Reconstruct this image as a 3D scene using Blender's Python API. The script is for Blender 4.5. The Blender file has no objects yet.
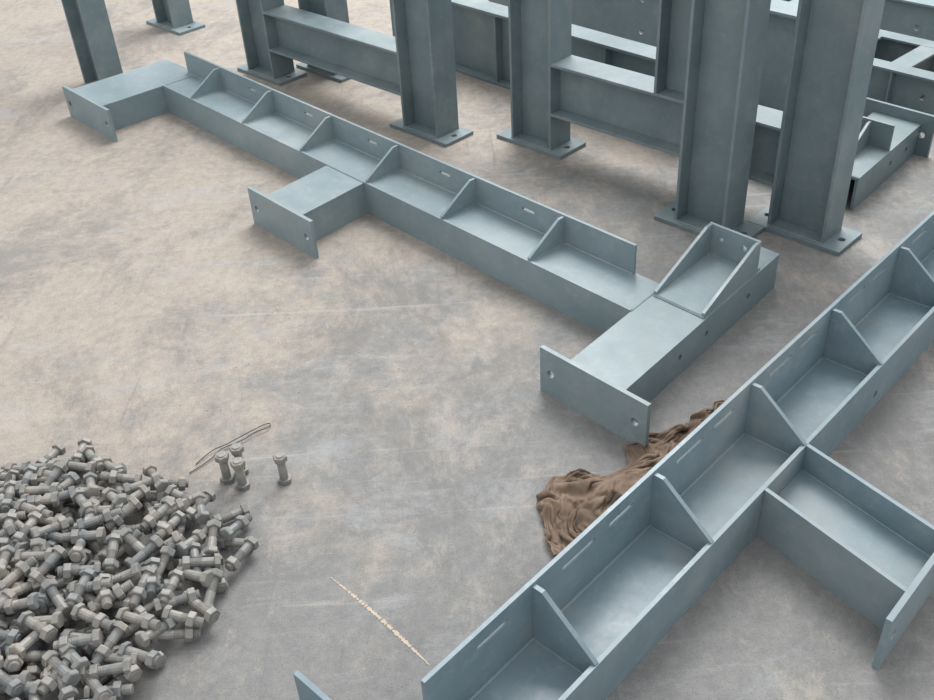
import bpy, bmesh, random
import numpy as np
from math import *
from mathutils import Vector, Matrix
from mathutils import noise as N
from mathutils.geometry import tessellate_polygon
random.seed(7); rng=np.random.default_rng(7)
S=bpy.context.scene
S.view_settings.view_transform='Standard'
S.view_settings.look='None'

def lin(r,g,b):
    def c(x):
        x/=255.
        return x/12.92 if x<=.04045 else ((x+.055)/1.055)**2.4
    return (c(r),c(g),c(b),1)

# ---------------- node helpers
def newmat(name):
    m=bpy.data.materials.new(name); m.use_nodes=True
    nt=m.node_tree; b=nt.nodes['Principled BSDF']
    return m,nt,b
def node(nt,t,**k):
    n=nt.nodes.new(t)
    for a,v in k.items(): setattr(n,a,v)
    return n
def ramp(nt,fac,stops):
    n=nt.nodes.new('ShaderNodeValToRGB'); e=n.color_ramp.elements
    while len(e)<len(stops): e.new(.5)
    for i,(p,c) in enumerate(stops): e[i].position=p; e[i].color=c
    nt.links.new(fac,n.inputs[0]); return n.outputs[0]
def mixc(nt,fac,a,b,mode='MIX'):
    n=nt.nodes.new('ShaderNodeMix'); n.data_type='RGBA'; n.blend_type=mode
    for s,v in ((0,fac),(6,a),(7,b)):
        if hasattr(v,'is_linked'): nt.links.new(v,n.inputs[s])
        else: n.inputs[s].default_value=v
    return n.outputs[2]
def noise(nt,co,scale,detail=5,rough=.55,dist=0):
    n=node(nt,'ShaderNodeTexNoise'); n.inputs['Scale'].default_value=scale
    n.inputs['Detail'].default_value=detail; n.inputs['Roughness'].default_value=rough
    n.inputs['Distortion'].default_value=dist
    nt.links.new(co,n.inputs['Vector']); return n.outputs['Fac']
def mapping(nt,co,sc=(1,1,1),rot=(0,0,0),loc=(0,0,0)):
    n=node(nt,'ShaderNodeMapping'); n.inputs['Scale'].default_value=sc; n.inputs['Rotation'].default_value=rot; n.inputs['Location'].default_value=loc
    nt.links.new(co,n.inputs['Vector']); return n.outputs[0]
def bump(nt,b,h,strength,dist=.002):
    n=node(nt,'ShaderNodeBump'); n.inputs['Strength'].default_value=strength; n.inputs['Distance'].default_value=dist
    nt.links.new(h,n.inputs['Height']); nt.links.new(n.outputs[0],b.inputs['Normal'])
W=(1,1,1,1); K=(0,0,0,1)

def steel(name,c1,c2,dust):
    m,nt,b=newmat(name)
    co=node(nt,'ShaderNodeTexCoord').outputs['Object']
    n1=noise(nt,co,5,7,.65); n2=noise(nt,mapping(nt,co,(5,5,6)),5,8,.72); n3=noise(nt,co,160,3,.6); n4=noise(nt,co,2.6,12,.8)
    col=mixc(nt,ramp(nt,n1,[(.35,K),(.65,W)]),c1,c2)
    col=mixc(nt,ramp(nt,n2,[(.52,K),(.75,(.5,.5,.5,1))]),col,dust)
    col=mixc(nt,ramp(nt,n4,[(.50,K),(.66,(.4,.4,.4,1))]),col,lin(152,152,147))
    nt.links.new(col,b.inputs['Base Color'])
    r=ramp(nt,n4,[(.35,(.32,.32,.32,1)),(.62,(.58,.58,.58,1))]); nt.links.new(r,b.inputs['Roughness'])
    b.inputs['Specular IOR Level'].default_value=.55
    bump(nt,b,n3,.12,.001)
    return m
paint=steel('blue_grey_paint',lin(112,129,135),lin(127,142,147),lin(151,161,163))
paint2=steel('blue_grey_primer',lin(104,123,132),lin(120,137,145),lin(146,158,163))
paintd=steel('grey_paint_columns',lin(101,116,121),lin(115,129,133),lin(136,145,146))

# ---------------- mesh builder
class MB:
    def __init__(s): s.v=[]; s.f=[]
    def prism(s,poly,holes,o,ex,ey,ez,t):
        o,ex,ey,ez=map(Vector,(o,ex,ey,ez))
        loops=[list(poly)]+[list(h) for h in holes]
        flat=[p for l in loops for p in l]
        n=len(flat); base=len(s.v)
        for k in (0,t):
            for (a,b) in flat: s.v.append(o+ex*a+ey*b+ez*k)
        if holes:
            tris=tessellate_polygon([[Vector((a,b,0)) for a,b in l] for l in loops])
        else: tris=[tuple(range(n))]
        for tr in tris:
            s.f.append([base+i for i in tr]); s.f.append([base+n+i for i in reversed(tr)])
        i0=0
        for l in loops:
            m=len(l)
            for i in range(m):
                a=base+i0+i; b=base+i0+(i+1)%m
                s.f.append([a,b,b+n,a+n])
            i0+=m
    def box(s,a0,a1,b0,b1,c0,c1):
        s.prism([(a0,b0),(a1,b0),(a1,b1),(a0,b1)],[],(0,0,c0),(1,0,0),(0,1,0),(0,0,1),c1-c0)
    def shear(s,i0,k,v0=0):
        for i in range(i0,len(s.v)):
            s.v[i].x+=k*(s.v[i].y-v0)
    def obj(s,name,mat,M=None,bev=.0016):
        me=bpy.data.meshes.new(name); me.from_pydata([tuple(v) for v in s.v],[],s.f)
        bm=bmesh.new(); bm.from_mesh(me); bmesh.ops.recalc_face_normals(bm,faces=bm.faces); bm.to_mesh(me); bm.free()
        me.materials.append(mat)
        o=bpy.data.objects.new(name,me); S.collection.objects.link(o)
        if M is not None: o.matrix_world=M
        if bev:
            b=o.modifiers.new('bev','BEVEL'); b.width=bev; b.segments=2; b.limit_method='ANGLE'; b.angle_limit=radians(50)
        return o
def circ(x,y,r,n=18): return [(x+r*cos(2*pi*i/n),y+r*sin(2*pi*i/n)) for i in range(n)]
def slot(x,y,l,h,n=6):
    p=[]
    for i in range(n+1): a=-pi/2+pi*i/n; p.append((x+l/2-h/2+h/2*cos(a),y+h/2*sin(a)))
    for i in range(n+1): a=pi/2+pi*i/n; p.append((x-l/2+h/2+h/2*cos(a),y+h/2*sin(a)))
    return p
def frameM(x,y,a): return Matrix.Translation((x,y,0))@Matrix.Rotation(a,4,'Z')
ML=frameM(-1.0256,3.8301,-.8511)
MR=frameM(.191,1.074,.7851)
X=(1,0,0);Y=(0,1,0);Z=(0,0,1)
def plate_uz(m,u0,u1,z0,z1,v0,t,holes=()):
    m.prism([(u0,z0),(u1,z0),(u1,z1),(u0,z1)],holes,(0,v0,0),X,Z,Y,t)
def plate_vz(m,v0,v1,z0,z1,u0,t,holes=()):
    m.prism([(v0,z0),(v1,z0),(v1,z1),(v0,z1)],holes,(u0,0,0),Y,Z,X,t)
def endplate(m,uc,w,z0,z1,v0,t=.012):
    h=(z0+z1)/2
    plate_uz(m,uc-w/2,uc+w/2,z0,z1,v0,t,[circ(uc-w/2+.035,h,.011),circ(uc+w/2-.035,h,.011)])
def weld(m,p,q,r=.003):
    p,q=Vector(p),Vector(q); d=(q-p); L=d.length; d/=L
    a=d.orthogonal().normalized(); b=d.cross(a)
    m.prism(circ(0,0,r,6),[],p,a,b,d,L)

T=.111; G=.368
def gusset(m,u,vf,vb,zf0,zb,zw,t=.009):
    m.prism([(vf,zw),(vb,zw),(vb,zb),(vb-.022,zb),(vf,zf0)],[],(u-t/2,0,0),Y,Z,X,t)
    weld(m,(u-t/2,vf,zw),(u-t/2,vb,zw)); weld(m,(u+t/2,vf,zw),(u+t/2,vb,zw))

def left_frame(name,full=True,M=ML,mat=paint):
    m=MB(); B=.158; k=-.10
    ub=-.40 if full else 1.80
    m.box(ub,2.215,0.004,B,T-.010,T)
    plate_uz(m,max(ub,-.22),2.209,0.0,T+.004,0.0,.010)
    plate_uz(m,ub+.002,2.209,0.0,T-.003,B-.011,.010)
    if full:
        plate_uz(m,-.27,2.10,T+.001,.2015,B-.0095,.009,[slot(i*G+G*.62,.165,.05,.010) for i in range(5)])
        for i in range(6): gusset(m,i*G,.004,B-.0095,T+.012,.197,T)
        weld(m,(-.27,B-.0105,T),(2.10,B-.0105,T),.004)
    def member(u0,u1,v0,v1,holes=True):
        m.box(u0,u1,v0,v1,T-.007,T+.0015)
        for uu in (u0+.0008,u1-.0108):
            hs=[]
            if holes: hs=[circ(v,.058,.009) for v in (v0+.27,v0+.40,v0+.62) if v<v1-.03]
            plate_vz(m,v0+.001,v1-.001,0.0,T-.002,uu,.010,hs)
    if full:
        i0=len(m.v); member(.895,1.095,-.285,.001,False); m.shear(i0,k)
        endplate(m,1.035,.345,.0,.132,-.297)
        weld(m,(.895+.028,-.284,T+.001),(1.095+.028,-.284,T+.001),.004)
        weld(m,(.895,.0,T+.002),(1.095,.0,T+.002),.003)
        member(-.49,-.22,-.285,.17,False); endplate(m,-.31,.39,.0,.132,-.297)
        weld(m,(-.49,-.284,T+.001),(-.22,-.284,T+.001),.004)
        v0=-.285
    else: v0=0.0
    i0=len(m.v)
    member(2.212,2.385,v0,.50)
    plate_uz(m,2.214,2.383,.0,T-.003,.490,.008)
    weld(m,(2.212,v0+.002,T+.001),(2.385,v0+.002,T+.001),.004)
    weld(m,(2.212,0.0,T+.001),(2.212,.158,T+.001),.003)
    if full:
        m.box(2.218,2.380,.10,.395,T+.0015,T+.008)
        plate_uz(m,2.218,2.380,T+.008,.208,.372,.009,[circ(2.26,.172,.008),circ(2.335,.172,.008)])
        for uu in (2.218,2.371):
            m.prism([(.10,T+.008),(.372,T+.008),(.372,.207),(.350,.207),(.10,T+.016)],[],(uu,0,0),Y,Z,X,.009)
        weld(m,(2.218,.10,T+.003),(2.380,.10,T+.003),.004)
    else:
        plate_uz(m,2.218,2.380,T+.0015,.20,.24,.010)
        m.prism([(.08,T+.0015),(.24,T+.0015),(.24,.195),(.22,.195),(.08,T+.012)],[],(2.295,0,0),Y,Z,X,.009)
    m.shear(i0,k)
    if full: endplate(m,2.335,.335,0,.135,-.297)
    else: endplate(m,2.25,.26,0,.15,.501)
    return m.obj(name,mat,M)
left_frame('welded_steel_frame')
left_frame('welded_steel_frame',False,ML@Matrix.Translation((-.12,1.05,0)),paintd)

# ---------------- right frame (channel with upstand, stiffeners)
def right_frame():
    m=MB(); B=.142; zw=.088; u0=-.27;u1=3.1
    m.box(u0,u1,.010,B,zw-.010,zw)
    hs=[circ(u,.045,.010) for u in (1.1,)]
    plate_uz(m,u0,u1,0,.1305,0,.010,hs)
    sl=[]
    for i in range(-1,8):
        sl.append(slot(i*G+.13,.20,.10,.009)); sl.append(slot(i*G+.26,.20,.08,.009))
    sl=[h for h in sl if min(p[0] for p in h)>u0+.02 and max(p[0] for p in h)<u1-.02]
    plate_uz(m,u0,u1,0,.2357,B,.009,sl)
    for i in range(0,9): gusset(m,i*G,.002,B,.1325,.229,zw,.010)
    weld(m,(u0,B,zw),(u1,B,zw),.005); weld(m,(u0,.010,zw),(u1,.010,zw),.004)
    def stub(a,b,v0,v1,k,zt=.1305,zwb=.062):
        i0=len(m.v)
        plate_vz(m,v0,v1,0.0,zt,a,.010); plate_vz(m,v0,v1,0.0,zt,b-.010,.010)
        m.box(a+.010,b-.010,v0,v1,zwb-.008,zwb)
        weld(m,(a+.010,v0,zwb),(a+.010,v1,zwb)); weld(m,(b-.010,v0,zwb),(b-.010,v1,zwb))
        m.shear(i0,k)
    stub(.56,.745,-.325,0.0,.22)
    endplate(m,.585,.36,0,.135,-.337)
    stub(-.54,-.355,-.20,.375,0,.15)
    m.box(-.365,-.27,0,.01,0,.1305); m.box(-.365,-.27,B,B+.009,0,.1305)
    stub(1.87,2.05,-.335,0.0,.22); endplate(m,1.90,.34,0,.135,-.347)
    return m.obj('welded_steel_frame',paint2,MR)
right_frame()

# ---------------- columns / trestles
def icol(m,uc,vc,z0,z1,d=.19,b=.115):
    m.box(uc-d/2,uc-d/2+.010,vc-b/2,vc+b/2,z0,z1)
    m.box(uc+d/2-.010,uc+d/2,vc-b/2,vc+b/2,z0,z1)
    m.box(uc-d/2+.010,uc+d/2-.010,vc-.004,vc+.004,z0,z1)
def base(m,uc,vc,w=.31,b=.15):
    m.prism([(uc-w/2,vc-b/2),(uc+w/2,vc-b/2),(uc+w/2,vc+b/2),(uc-w/2,vc+b/2)],
        [circ(uc-w/2+.03,vc,.011),circ(uc+w/2-.03,vc,.011)],(0,0,0),X,Y,Z,.014)
    for s in (-1,1): weld(m,(uc-.095,vc+s*.058,.014),(uc+.095,vc+s*.058,.014),.003)
def hbeam(m,u0,u1,vc,z0,z1,b=.115):
    m.box(u0,u1,vc-b/2,vc+b/2,z1-.010,z1); m.box(u0,u1,vc-b/2,vc+b/2,z0,z0+.010)
    m.box(u0,u1,vc-.004,vc+.004,z0+.010,z1-.010)
HT=1.25
def place(uc,vc): return ML@Matrix.Translation((uc,vc,0))@Matrix.Rotation(.05,4,'Z')
def column(uc,vc,bs=True,d=.19):
    m=MB(); icol(m,0,0,.014 if bs else 0,HT,d)
    if bs: base(m,0,0)
    return m.obj('steel_column',paintd,place(uc,vc))
def trestle(uc,vc,L,zb,mid=True):
    m=MB()
    for x in (0,L): icol(m,x,0,.014,HT); base(m,x,0)
    hbeam(m,.095,L-.095,0,*zb)
    if mid: icol(m,L*.56,0,zb[1],HT,d=.15)
    return m.obj('steel_trestle',paintd,place(uc,vc))
trestle(-.25,.535,1.01,(.135,.305),False)
trestle(1.15,.785,1.07,(.145,.335))
column(-.07,.73); column(1.98,.675,d=.18); column(-.745,-.02,False,.16); column(-1.20,.60,d=.16)

# ---------------- girders behind
def girder(name,u0,u1,v,z1,b,holes,mat=paintd,z0=0.0,st=()):
    m=MB()
    plate_uz(m,u0,u1,z0+.012,z1-.012,v-.005,.010,holes)
    m.box(u0,u1,v-b/2,v+b/2,z1-.012,z1); m.box(u0,u1,v-b/2,v+b/2,z0,z0+.012)
    for u in st: m.box(u-.005,u+.005,v-b/2+.006,v-.005,z0+.012,z1-.012)
    m.obj(name,mat,ML)
girder('plate_girder',-.1,1.60,1.12,.30,.10,[circ(u,.2,.012) for u in (.3,.9,1.4)],st=(.1,.62,1.2))
girder('plate_girder',.1,1.92,1.55,.40,.12,[circ(u,z,.013) for u in (.5,.6,1.0,1.1,1.5,1.85) for z in (.18,.31)],paint)
def ladder(u0,u1,v0,v1,z0,z1,mat,n=5):
    m=MB(); zm=(z0+z1)/2
    us=[u0+.04+(u1-u0-.08)*i/(n-1) for i in range(n)]
    for v in (v0,v1):
        m.box(u0,u1,v-.035,v+.035,z1-.01,z1); m.box(u0,u1,v-.035,v+.035,z0,z0+.01)
        plate_uz(m,u0,u1,z0+.01,z1-.01,v-.005,.010,[circ((a+b)/2,zm,.012) for a,b in zip(us,us[1:])])
    for u in us:
        m.box(u-.04,u+.04,v0+.035,v1-.035,z1-.011,z1-.001)
        m.box(u-.005,u+.005,v0+.005,v1-.005,z0+.01,z1-.011)
        m.box(u-.04,u+.04,v0+.035,v1-.035,z0+.001,z0+.011)
        m.box(u-.004,u+.004,v0-.032,v0-.005,z0+.01,z1-.01)
    m.obj('steel_ladder_frame',mat,ML)
ladder(1.68,3.2,1.84,2.14,.0,.17,paintd,7)
ladder(1.5,3.6,2.45,2.85,.0,.22,paint,6)
ladder(.2,1.45,2.0,2.35,.0,.25,paint,5)

# ---------------- floor
def floor():
    me=bpy.data.meshes.new('floor'); s=14
    me.from_pydata([(-s,-4,0),(s,-4,0),(s,22,0),(-s,22,0)],[],[(0,1,2,3)])
    o=bpy.data.objects.new('floor',me); S.collection.objects.link(o)
    m,nt,b=newmat('dusty_concrete'); me.materials.append(m)
    co=node(nt,'ShaderNodeTexCoord').outputs['Object']
    sep=node(nt,'ShaderNodeSeparateXYZ'); nt.links.new(co,sep.inputs[0])
    def math(op,a,bb):
        n=node(nt,'ShaderNodeMath',operation=op)
        for i,v in enumerate((a,bb)):
            if hasattr(v,'is_linked'): nt.links.new(v,n.inputs[i])
            else: n.inputs[i].default_value=v
        return n.outputs[0]
    g=math('SUBTRACT',math('MULTIPLY',sep.outputs[1],.16),math('MULTIPLY',sep.outputs[0],.16))
    big=noise(nt,co,1.3,4,.6,.3); med=noise(nt,co,3.4,15,.8,.2); fine=noise(nt,co,30,8,.8); vf=noise(nt,co,260,3,.7)
    d=math('ADD',math('ADD',g,math('MULTIPLY',big,.7)),math('MULTIPLY',med,1.3))
    d=math('MULTIPLY',d,.5)
    dm=ramp(nt,d,[(.65,K),(.76,W)])
    grey=mixc(nt,ramp(nt,fine,[(.3,K),(.7,W)]),lin(112,113,113),lin(139,138,136))
    dust=mixc(nt,ramp(nt,fine,[(.3,K),(.7,W)]),lin(136,128,120),lin(168,159,149))
    col=mixc(nt,dm,grey,dust)
    p1=noise(nt,mapping(nt,co,(1.6,1.0,1),(0,0,.8),(5,2,0)),3.2,15,.84,.2)
    col=mixc(nt,ramp(nt,p1,[(.52,K),(.60,(.5,.5,.5,1))]),col,lin(170,161,151))
    st=noise(nt,mapping(nt,co,(1.0,3.0,1),(0,0,.7)),1.7,13,.82,.5)
    col=mixc(nt,ramp(nt,st,[(.53,K),(.62,(.55,.55,.55,1))]),col,lin(152,154,156))
    st2=noise(nt,mapping(nt,co,(1.8,1.2,1),(0,0,.3)),1.3,14,.84,.4)
    col=mixc(nt,ramp(nt,st2,[(.49,K),(.59,(.6,.6,.6,1))]),col,lin(108,107,106))
    sc=noise(nt,mapping(nt,co,(.8,16,1),(0,0,-.5)),2.0,6,.7,.3)
    col=mixc(nt,ramp(nt,sc,[(.60,K),(.69,(.35,.35,.35,1))]),col,lin(178,174,168))
    sc2=noise(nt,mapping(nt,co,(14,.9,1),(0,0,-.35),(3,1,0)),2.0,6,.7,.3)
    col=mixc(nt,ramp(nt,sc2,[(.60,K),(.70,(.4,.4,.4,1))]),col,lin(108,104,101))
    col=mixc(nt,ramp(nt,vf,[(.32,(.5,.5,.5,1)),(.47,K)]),col,lin(92,88,84))
    nt.links.new(col,b.inputs['Base Color']); b.inputs['Roughness'].default_value=.75
    b.inputs['Specular IOR Level'].default_value=.3
    hh=math('ADD',math('MULTIPLY',fine,.8),vf); bump(nt,b,hh,.4,.004)
    return o
fl=floor()

# ---------------- bolts
def bolt_geo(L=.095,rs=.0102,nut=.7,head=.0172):
    v=[];f=[]
    def rings(rs_,n,rot=0):
        b=len(v)
        for (x,r) in rs_:
            for i in range(n):
                a=2*pi*i/n+rot; v.append((x,r*cos(a),r*sin(a)))
        for k in range(len(rs_)-1):
            for i in range(n):
                f.append((b+k*n+i,b+k*n+(i+1)%n,b+(k+1)*n+(i+1)%n,b+(k+1)*n+i))
        f.append(tuple(b+i for i in reversed(range(n)))); e=b+(len(rs_)-1)*n; f.append(tuple(e+i for i in range(n)))
    h=.012
    rings([(-L/2,head*.88),(-L/2+.002,head),(-L/2+h,head)],6)
    th=[(-L/2+h-.001,rs)]; x=-L/2+L*.45; th.append((x,rs))
    while x<L/2-.003: th+= [(x+.0015,rs*.88),(x+.003,rs)]; x+=.003
    th.append((L/2,rs*.8)); rings(th,12)
    if nut is not None:
        c=-L/2+L*nut; rings([(c,head*.9),(c+.002,head*.98),(c+.013,head*.98),(c+.015,head*.9)],6,.3)
    return np.array(v),f
def bolt_mat():
    m,nt,b=newmat('dusty_steel_bolt')
    tc=node(nt,'ShaderNodeTexCoord'); co=tc.outputs['Object']
    n1=noise(nt,co,18,4,.6); n2=noise(nt,co,150,4,.7)
    col=mixc(nt,ramp(nt,n1,[(.35,K),(.65,W)]),lin(112,116,117),lin(146,140,132))
    col=mixc(nt,ramp(nt,n2,[(.5,K),(.7,(.4,.4,.4,1))]),col,lin(96,96,95))
    nt.links.new(col,b.inputs['Base Color']); b.inputs['Metallic'].default_value=.05; b.inputs['Roughness'].default_value=.52
    bump(nt,b,n2,.15,.001); return m
bm_=bolt_mat()
def mk(name,V,F,mat,M=None):
    me=bpy.data.meshes.new(name); me.from_pydata([tuple(map(float,p)) for p in V],[],F); me.materials.append(mat)
    o=bpy.data.objects.new(name,me); S.collection.objects.link(o)
    if M is not None: o.matrix_world=M
    return o
def pile():
    res=.005; x0,y0=-1.6,.8; nx,ny=int(1.3/res),int(1.3/res)
    Hh=np.zeros((nx,ny)); gx=x0+np.arange(nx)*res; gy=y0+np.arange(ny)*res
    V=[];F=[];vo=0
    cx,cy=-.935,1.425; k=0; tries=0
    while k<440 and tries<9000:
        tries+=1
        a=rng.uniform(0,2*pi); rr=.40*rng.uniform(0,1)**.52*(1+.08*sin(3*a+1)+.05*sin(5*a))
        x=cx+rr*cos(a); y=cy+rr*sin(a); th=rng.uniform(0,2*pi)
        L=rng.uniform(.080,.092); nutp=rng.choice([.6,.68,.74,.8])
        dx,dy=cos(th),sin(th); ts=np.linspace(-L/2,L/2,11); hs=[]
        for t in ts:
            i=int((x+dx*t-x0)/res); j=int((y+dy*t-y0)/res)
            i=min(max(i,3),nx-4); j=min(max(j,3),ny-4)
            hs.append(Hh[i-2:i+3,j-2:j+3].max())
        hs=np.array(hs); l=hs[:5];r=hs[6:]; tl=ts[:5][l.argmax()]; tr=ts[6:][r.argmax()]
        sl=(r.max()-l.max())/(tr-tl); sl=max(-.25,min(.25,sl))
        z=(hs-sl*ts).max()
        z-= .40*min(z,.05) if z>.01 else 0
        zc=z+.0160+ (abs(sl)*.008)
        if zc>.036+.055*(1-(rr/.42)**2): continue
        k+=1
        v,f=bolt_geo(L,nut=nutp)
        ct=1/sqrt(1+sl*sl); d=np.array([dx*ct,dy*ct,sl*ct]); s_=np.cross([0,0,1.],d); s_/=np.linalg.norm(s_); n_=np.cross(d,s_)
        ro=rng.choice([pi/6,pi/2])+rng.uniform(-.1,.1); s2=cos(ro)*s_+sin(ro)*n_; n2=-sin(ro)*s_+cos(ro)*n_
        P=np.array([x,y,zc])+v[:,:1]*d+v[:,1:2]*s2+v[:,2:3]*n2
        mn=P[:,2].min()
        if mn<.0005: P[:,2]+=.0005-mn
        V.append(P); F+= [tuple(i+vo for i in q) for q in f]; vo+=len(v)
        i0=max(int((x-.07-x0)/res),0);i1=min(int((x+.07-x0)/res),nx); j0=max(int((y-.07-y0)/res),0); j1=min(int((y+.07-y0)/res),ny)
        GX,GY=np.meshgrid(gx[i0:i1],gy[j0:j1],indexing='ij')
        tt=(GX-x)*dx+(GY-y)*dy; dd=abs(-(GX-x)*dy+(GY-y)*dx)
        mk_=(abs(tt)<L/2)&(dd<.012)
        hh=zc+tt*sl+.009
        sub=Hh[i0:i1,j0:j1]; sub[mk_]=np.maximum(sub[mk_],hh[mk_])
    mk('bolt_pile',np.concatenate(V),F,bm_)
pile()
def loose(x,y,L=.083):
    v,f=bolt_geo(L,nut=.78)
    mk('hex_bolt',v,f,bm_,Matrix.Translation((x,y,L/2))@Matrix.Rotation(-pi/2,4,'Y')@Matrix.Rotation(rng.uniform(0,1),4,'X'))
loose(-.44,1.725); loose(-.575,1.74); loose(-.535,1.715); loose(-.545,1.765)

# ---------------- wire
def curve(name,pts,r,mat):
    c=bpy.data.curves.new(name,'CURVE'); c.dimensions='3D'; c.bevel_depth=r; c.bevel_resolution=2
    s=c.splines.new('NURBS'); s.points.add(len(pts)-1); s.order_u=3; s.use_endpoint_u=True
    for p,q in zip(s.points,pts): p.co=(*q,1)
    o=bpy.data.objects.new(name,c); c.materials.append(mat); S.collection.objects.link(o); return o
mw,nt,b=newmat('grey_wire'); b.inputs['Base Color'].default_value=lin(82,80,78); b.inputs['Roughness'].default_value=.7
curve('wire_scrap',[(-.66,1.80,.003),(-.63,1.845,.006),(-.60,1.85,.012),(-.575,1.88,.006),(-.54,1.90,.012),(-.50,1.94,.004),(-.495,1.915,.006),(-.53,1.90,.010),(-.56,1.87,.006),(-.61,1.845,.008),(-.625,1.81,.004),(-.67,1.77,.003)],.0013,mw)

# ---------------- canvas cloth (simulated, crumpled against the channel's upstand)
def canvas_mat():
    m,nt,b=newmat('brown_canvas')
    co=node(nt,'ShaderNodeTexCoord').outputs['Object']
    n=noise(nt,co,14,8,.7); n2=noise(nt,co,500,2,.6)
    nt.links.new(mixc(nt,ramp(nt,n,[(.35,K),(.65,W)]),lin(96,82,71),lin(136,119,105)),b.inputs['Base Color'])
    b.inputs['Roughness'].default_value=1; b.inputs['Specular IOR Level'].default_value=.05; bump(nt,b,n2,.5,.002)
    return m
mcv=canvas_mat()
def sim_cloth():
    nu,nv=108,68
    V=[];F=[]
    for i in range(nu+1):
        s=i/nu
        wd=(.315-.17*s)*(1+.08*sin(s*9)+.04*sin(s*21+1))*min(1,.42+s*2.6)
        for j in range(nv+1):
            t=j/nv; u=.20+.70*s+.03*sin(t*3); v=.162+wd*t
            z=.14*(1-.55*t**1.5)
            q=Vector((u*7+v*3,v*9-u*2,1))
            z+=.10*N.noise(q)+.055*N.noise(Vector((u*15-v*6,v*20,5)))+.012*N.noise(Vector((u*34,v*44,9)))
            V.append((u,v,max(.012,z+.02)))
    for i in range(nu):
        for j in range(nv):
            a=i*(nv+1)+j; F.append((a,a+nv+1,a+nv+2,a+1))
    o=mk('canvas_cloth',V,F,mcv)   # simulated at the origin in frame coordinates
    cols=[]
    def coll(me):
        bm=bmesh.new(); bm.from_mesh(me); bmesh.ops.recalc_face_normals(bm,faces=bm.faces); bm.to_mesh(me); bm.free()
        c=bpy.data.objects.new('c',me); S.collection.objects.link(c)
        c.modifiers.new('col','COLLISION'); c.collision.thickness_outer=.003; c.collision.cloth_friction=60; c.collision.damping=.5
        cols.append(c)
    def slab(a0,a1,b0,b1,c0,c1):
        v=[(x,y,z) for x in (a0,a1) for y in (b0,b1) for z in (c0,c1)]
        me=bpy.data.meshes.new('c'); me.from_pydata(v,[],[(0,1,3,2),(4,6,7,5),(0,4,5,1),(2,3,7,6),(0,2,6,4),(1,5,7,3)]); coll(me)
    def lump(c,r):
        bm=bmesh.new(); bmesh.ops.create_icosphere(bm,subdivisions=3,radius=1)
        for v in bm.verts: v.co=Vector((c[0]+v.co.x*r[0],c[1]+v.co.y*r[1],c[2]+v.co.z*r[2]))
        me=bpy.data.meshes.new('c'); bm.to_mesh(me); bm.free(); coll(me)
    slab(-.6,1.6,-.6,1.4,-.2,0.0); slab(-.6,1.6,.0,.151,.001,.6)
    lump((.44,.24,0),(.15,.08,.07)); lump((.68,.20,0),(.12,.04,.055))
    bpy.context.view_layer.update()
    cm=o.modifiers.new('cloth','CLOTH'); cs=cm.settings
    cs.quality=6; cs.mass=.3; cs.tension_stiffness=15; cs.compression_stiffness=15; cs.shear_stiffness=5; cs.bending_stiffness=.08
    cs.air_damping=1.0
    cc=cm.collision_settings; cc.use_self_collision=True; cc.self_distance_min=.0025; cc.distance_min=.003; cc.collision_quality=3; cc.self_friction=8
    cm.point_cache.frame_start=1; cm.point_cache.frame_end=40
    for fr in range(1,26): S.frame_set(fr)
    dg=bpy.context.evaluated_depsgraph_get(); me=bpy.data.meshes.new_from_object(o.evaluated_get(dg))
    co=np.array([v.co[:] for v in me.vertices])
    o.modifiers.clear()
    for c in cols: bpy.data.objects.remove(c)
    S.frame_set(1)
    if not np.isfinite(co).all(): co=np.array(V)*np.array([1,1,.5])
    lo,hi=co.min(0),co.max(0)
    co[:,0]=.20+(co[:,0]-lo[0])*(.70/(hi[0]-lo[0]))
    co[:,1]=np.maximum(.157,co[:,1]); co[:,2]=np.maximum(.002,co[:,2])
    for v,c_ in zip(me.vertices,co): v.co=c_
    for p in me.polygons: p.use_smooth=True
    me.name='canvas_cloth'; o.data=me; o.matrix_world=MR
    ss=o.modifiers.new('sub','SUBSURF'); ss.levels=1; ss.render_levels=1
    md=o.modifiers.new('sol','SOLIDIFY'); md.thickness=.002; md.offset=1
sim_cloth()

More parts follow.
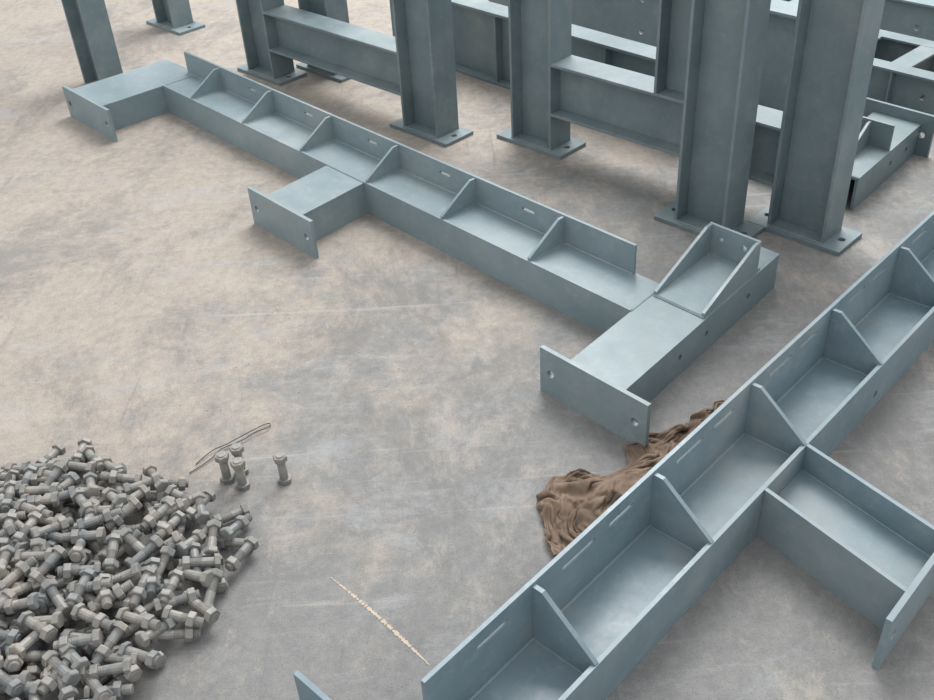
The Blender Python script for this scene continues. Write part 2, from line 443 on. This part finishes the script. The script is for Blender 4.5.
# ---------------- grit around the wire
def grit():
    V=[];F=[];vo=0
    bm=bmesh.new(); bmesh.ops.create_icosphere(bm,subdivisions=1,radius=1); bv=np.array([v.co[:] for v in bm.verts]); bf=[[v.index for v in f.verts] for f in bm.faces]; bm.free()
    for k in range(160):
        x=rng.uniform(-.75,-.1); y=rng.uniform(1.96,2.7)
        s=rng.uniform(.001,.0024)
        P=bv*s*rng.uniform(.6,1.2,3)*(1+rng.uniform(-.2,.2,(len(bv),1)))
        P=P+np.array([x,y,s*.5]); V.append(P); F+=[tuple(i+vo for i in q) for q in bf]; vo+=len(bv)
    m,nt,b=newmat('grit'); b.inputs['Base Color'].default_value=lin(178,168,156); b.inputs['Roughness'].default_value=.9
    mk('gravel_grit',np.concatenate(V),F,m)
grit()

# ---------------- chalk mark
def chalk():
    a=np.array([-.312,1.425]); b_=np.array([-.107,1.190]); d=b_-a; n=np.array([-d[1],d[0]])/np.linalg.norm(d)
    V=[];F=[]; N_=140
    for i in range(N_+1):
        t=i/N_; w=.0026*(.4+rng.uniform(0,1.1))*(.4+min(1,4*t,4*(1-t))); c=a+d*t+n*(.005*sin(t*3)+rng.uniform(-.0006,.0006))
        V+=[(*(c+n*w),.0008),(*(c-n*w),.0008)]
    F=[(2*i,2*i+1,2*i+3,2*i+2) for i in range(N_) if rng.uniform()>.12]
    m,nt,b=newmat('chalk'); b.inputs['Base Color'].default_value=lin(182,168,152); b.inputs['Roughness'].default_value=.95
    mk('chalk_mark',V,F,m)
chalk()

# ---------------- light
w=bpy.data.worlds.new('sky'); S.world=w; w.use_nodes=True; nt=w.node_tree; bg=nt.nodes['Background']
bg.inputs[0].default_value=(.965,.985,1.0,1); bg.inputs[1].default_value=1.12
def area(loc,tgt,size,e,col=(1,1,1)):
    l=bpy.data.lights.new('skylight','AREA'); l.shape='SQUARE'; l.size=size; l.energy=e; l.color=col
    o=bpy.data.objects.new('skylight',l); S.collection.objects.link(o)
    o.matrix_world=Matrix.Translation(loc)@(Vector(tgt)-Vector(loc)).to_track_quat('-Z','Y').to_matrix().to_4x4()
area((1.2,6.6,5.8),(-.2,1.9,0),4.2,760,(1,.995,.985))

# ---------------- camera
f,p,r=1007.8,0.6297,-0.0623
fw=Vector((0,cos(p),-sin(p))); rt=Vector((1,0,0)); up=rt.cross(fw)
R=cos(r)*rt+sin(r)*up; U=-sin(r)*rt+cos(r)*up
cd=bpy.data.cameras.new('camera'); cd.sensor_width=36; cd.lens=f/934*36; cd.clip_start=.05
c=bpy.data.objects.new('camera',cd); S.collection.objects.link(c)
c.matrix_world=Matrix(((R.x,U.x,-fw.x,0),(R.y,U.y,-fw.y,0),(R.z,U.z,-fw.z,1.6),(0,0,0,1)))
S.camera=c
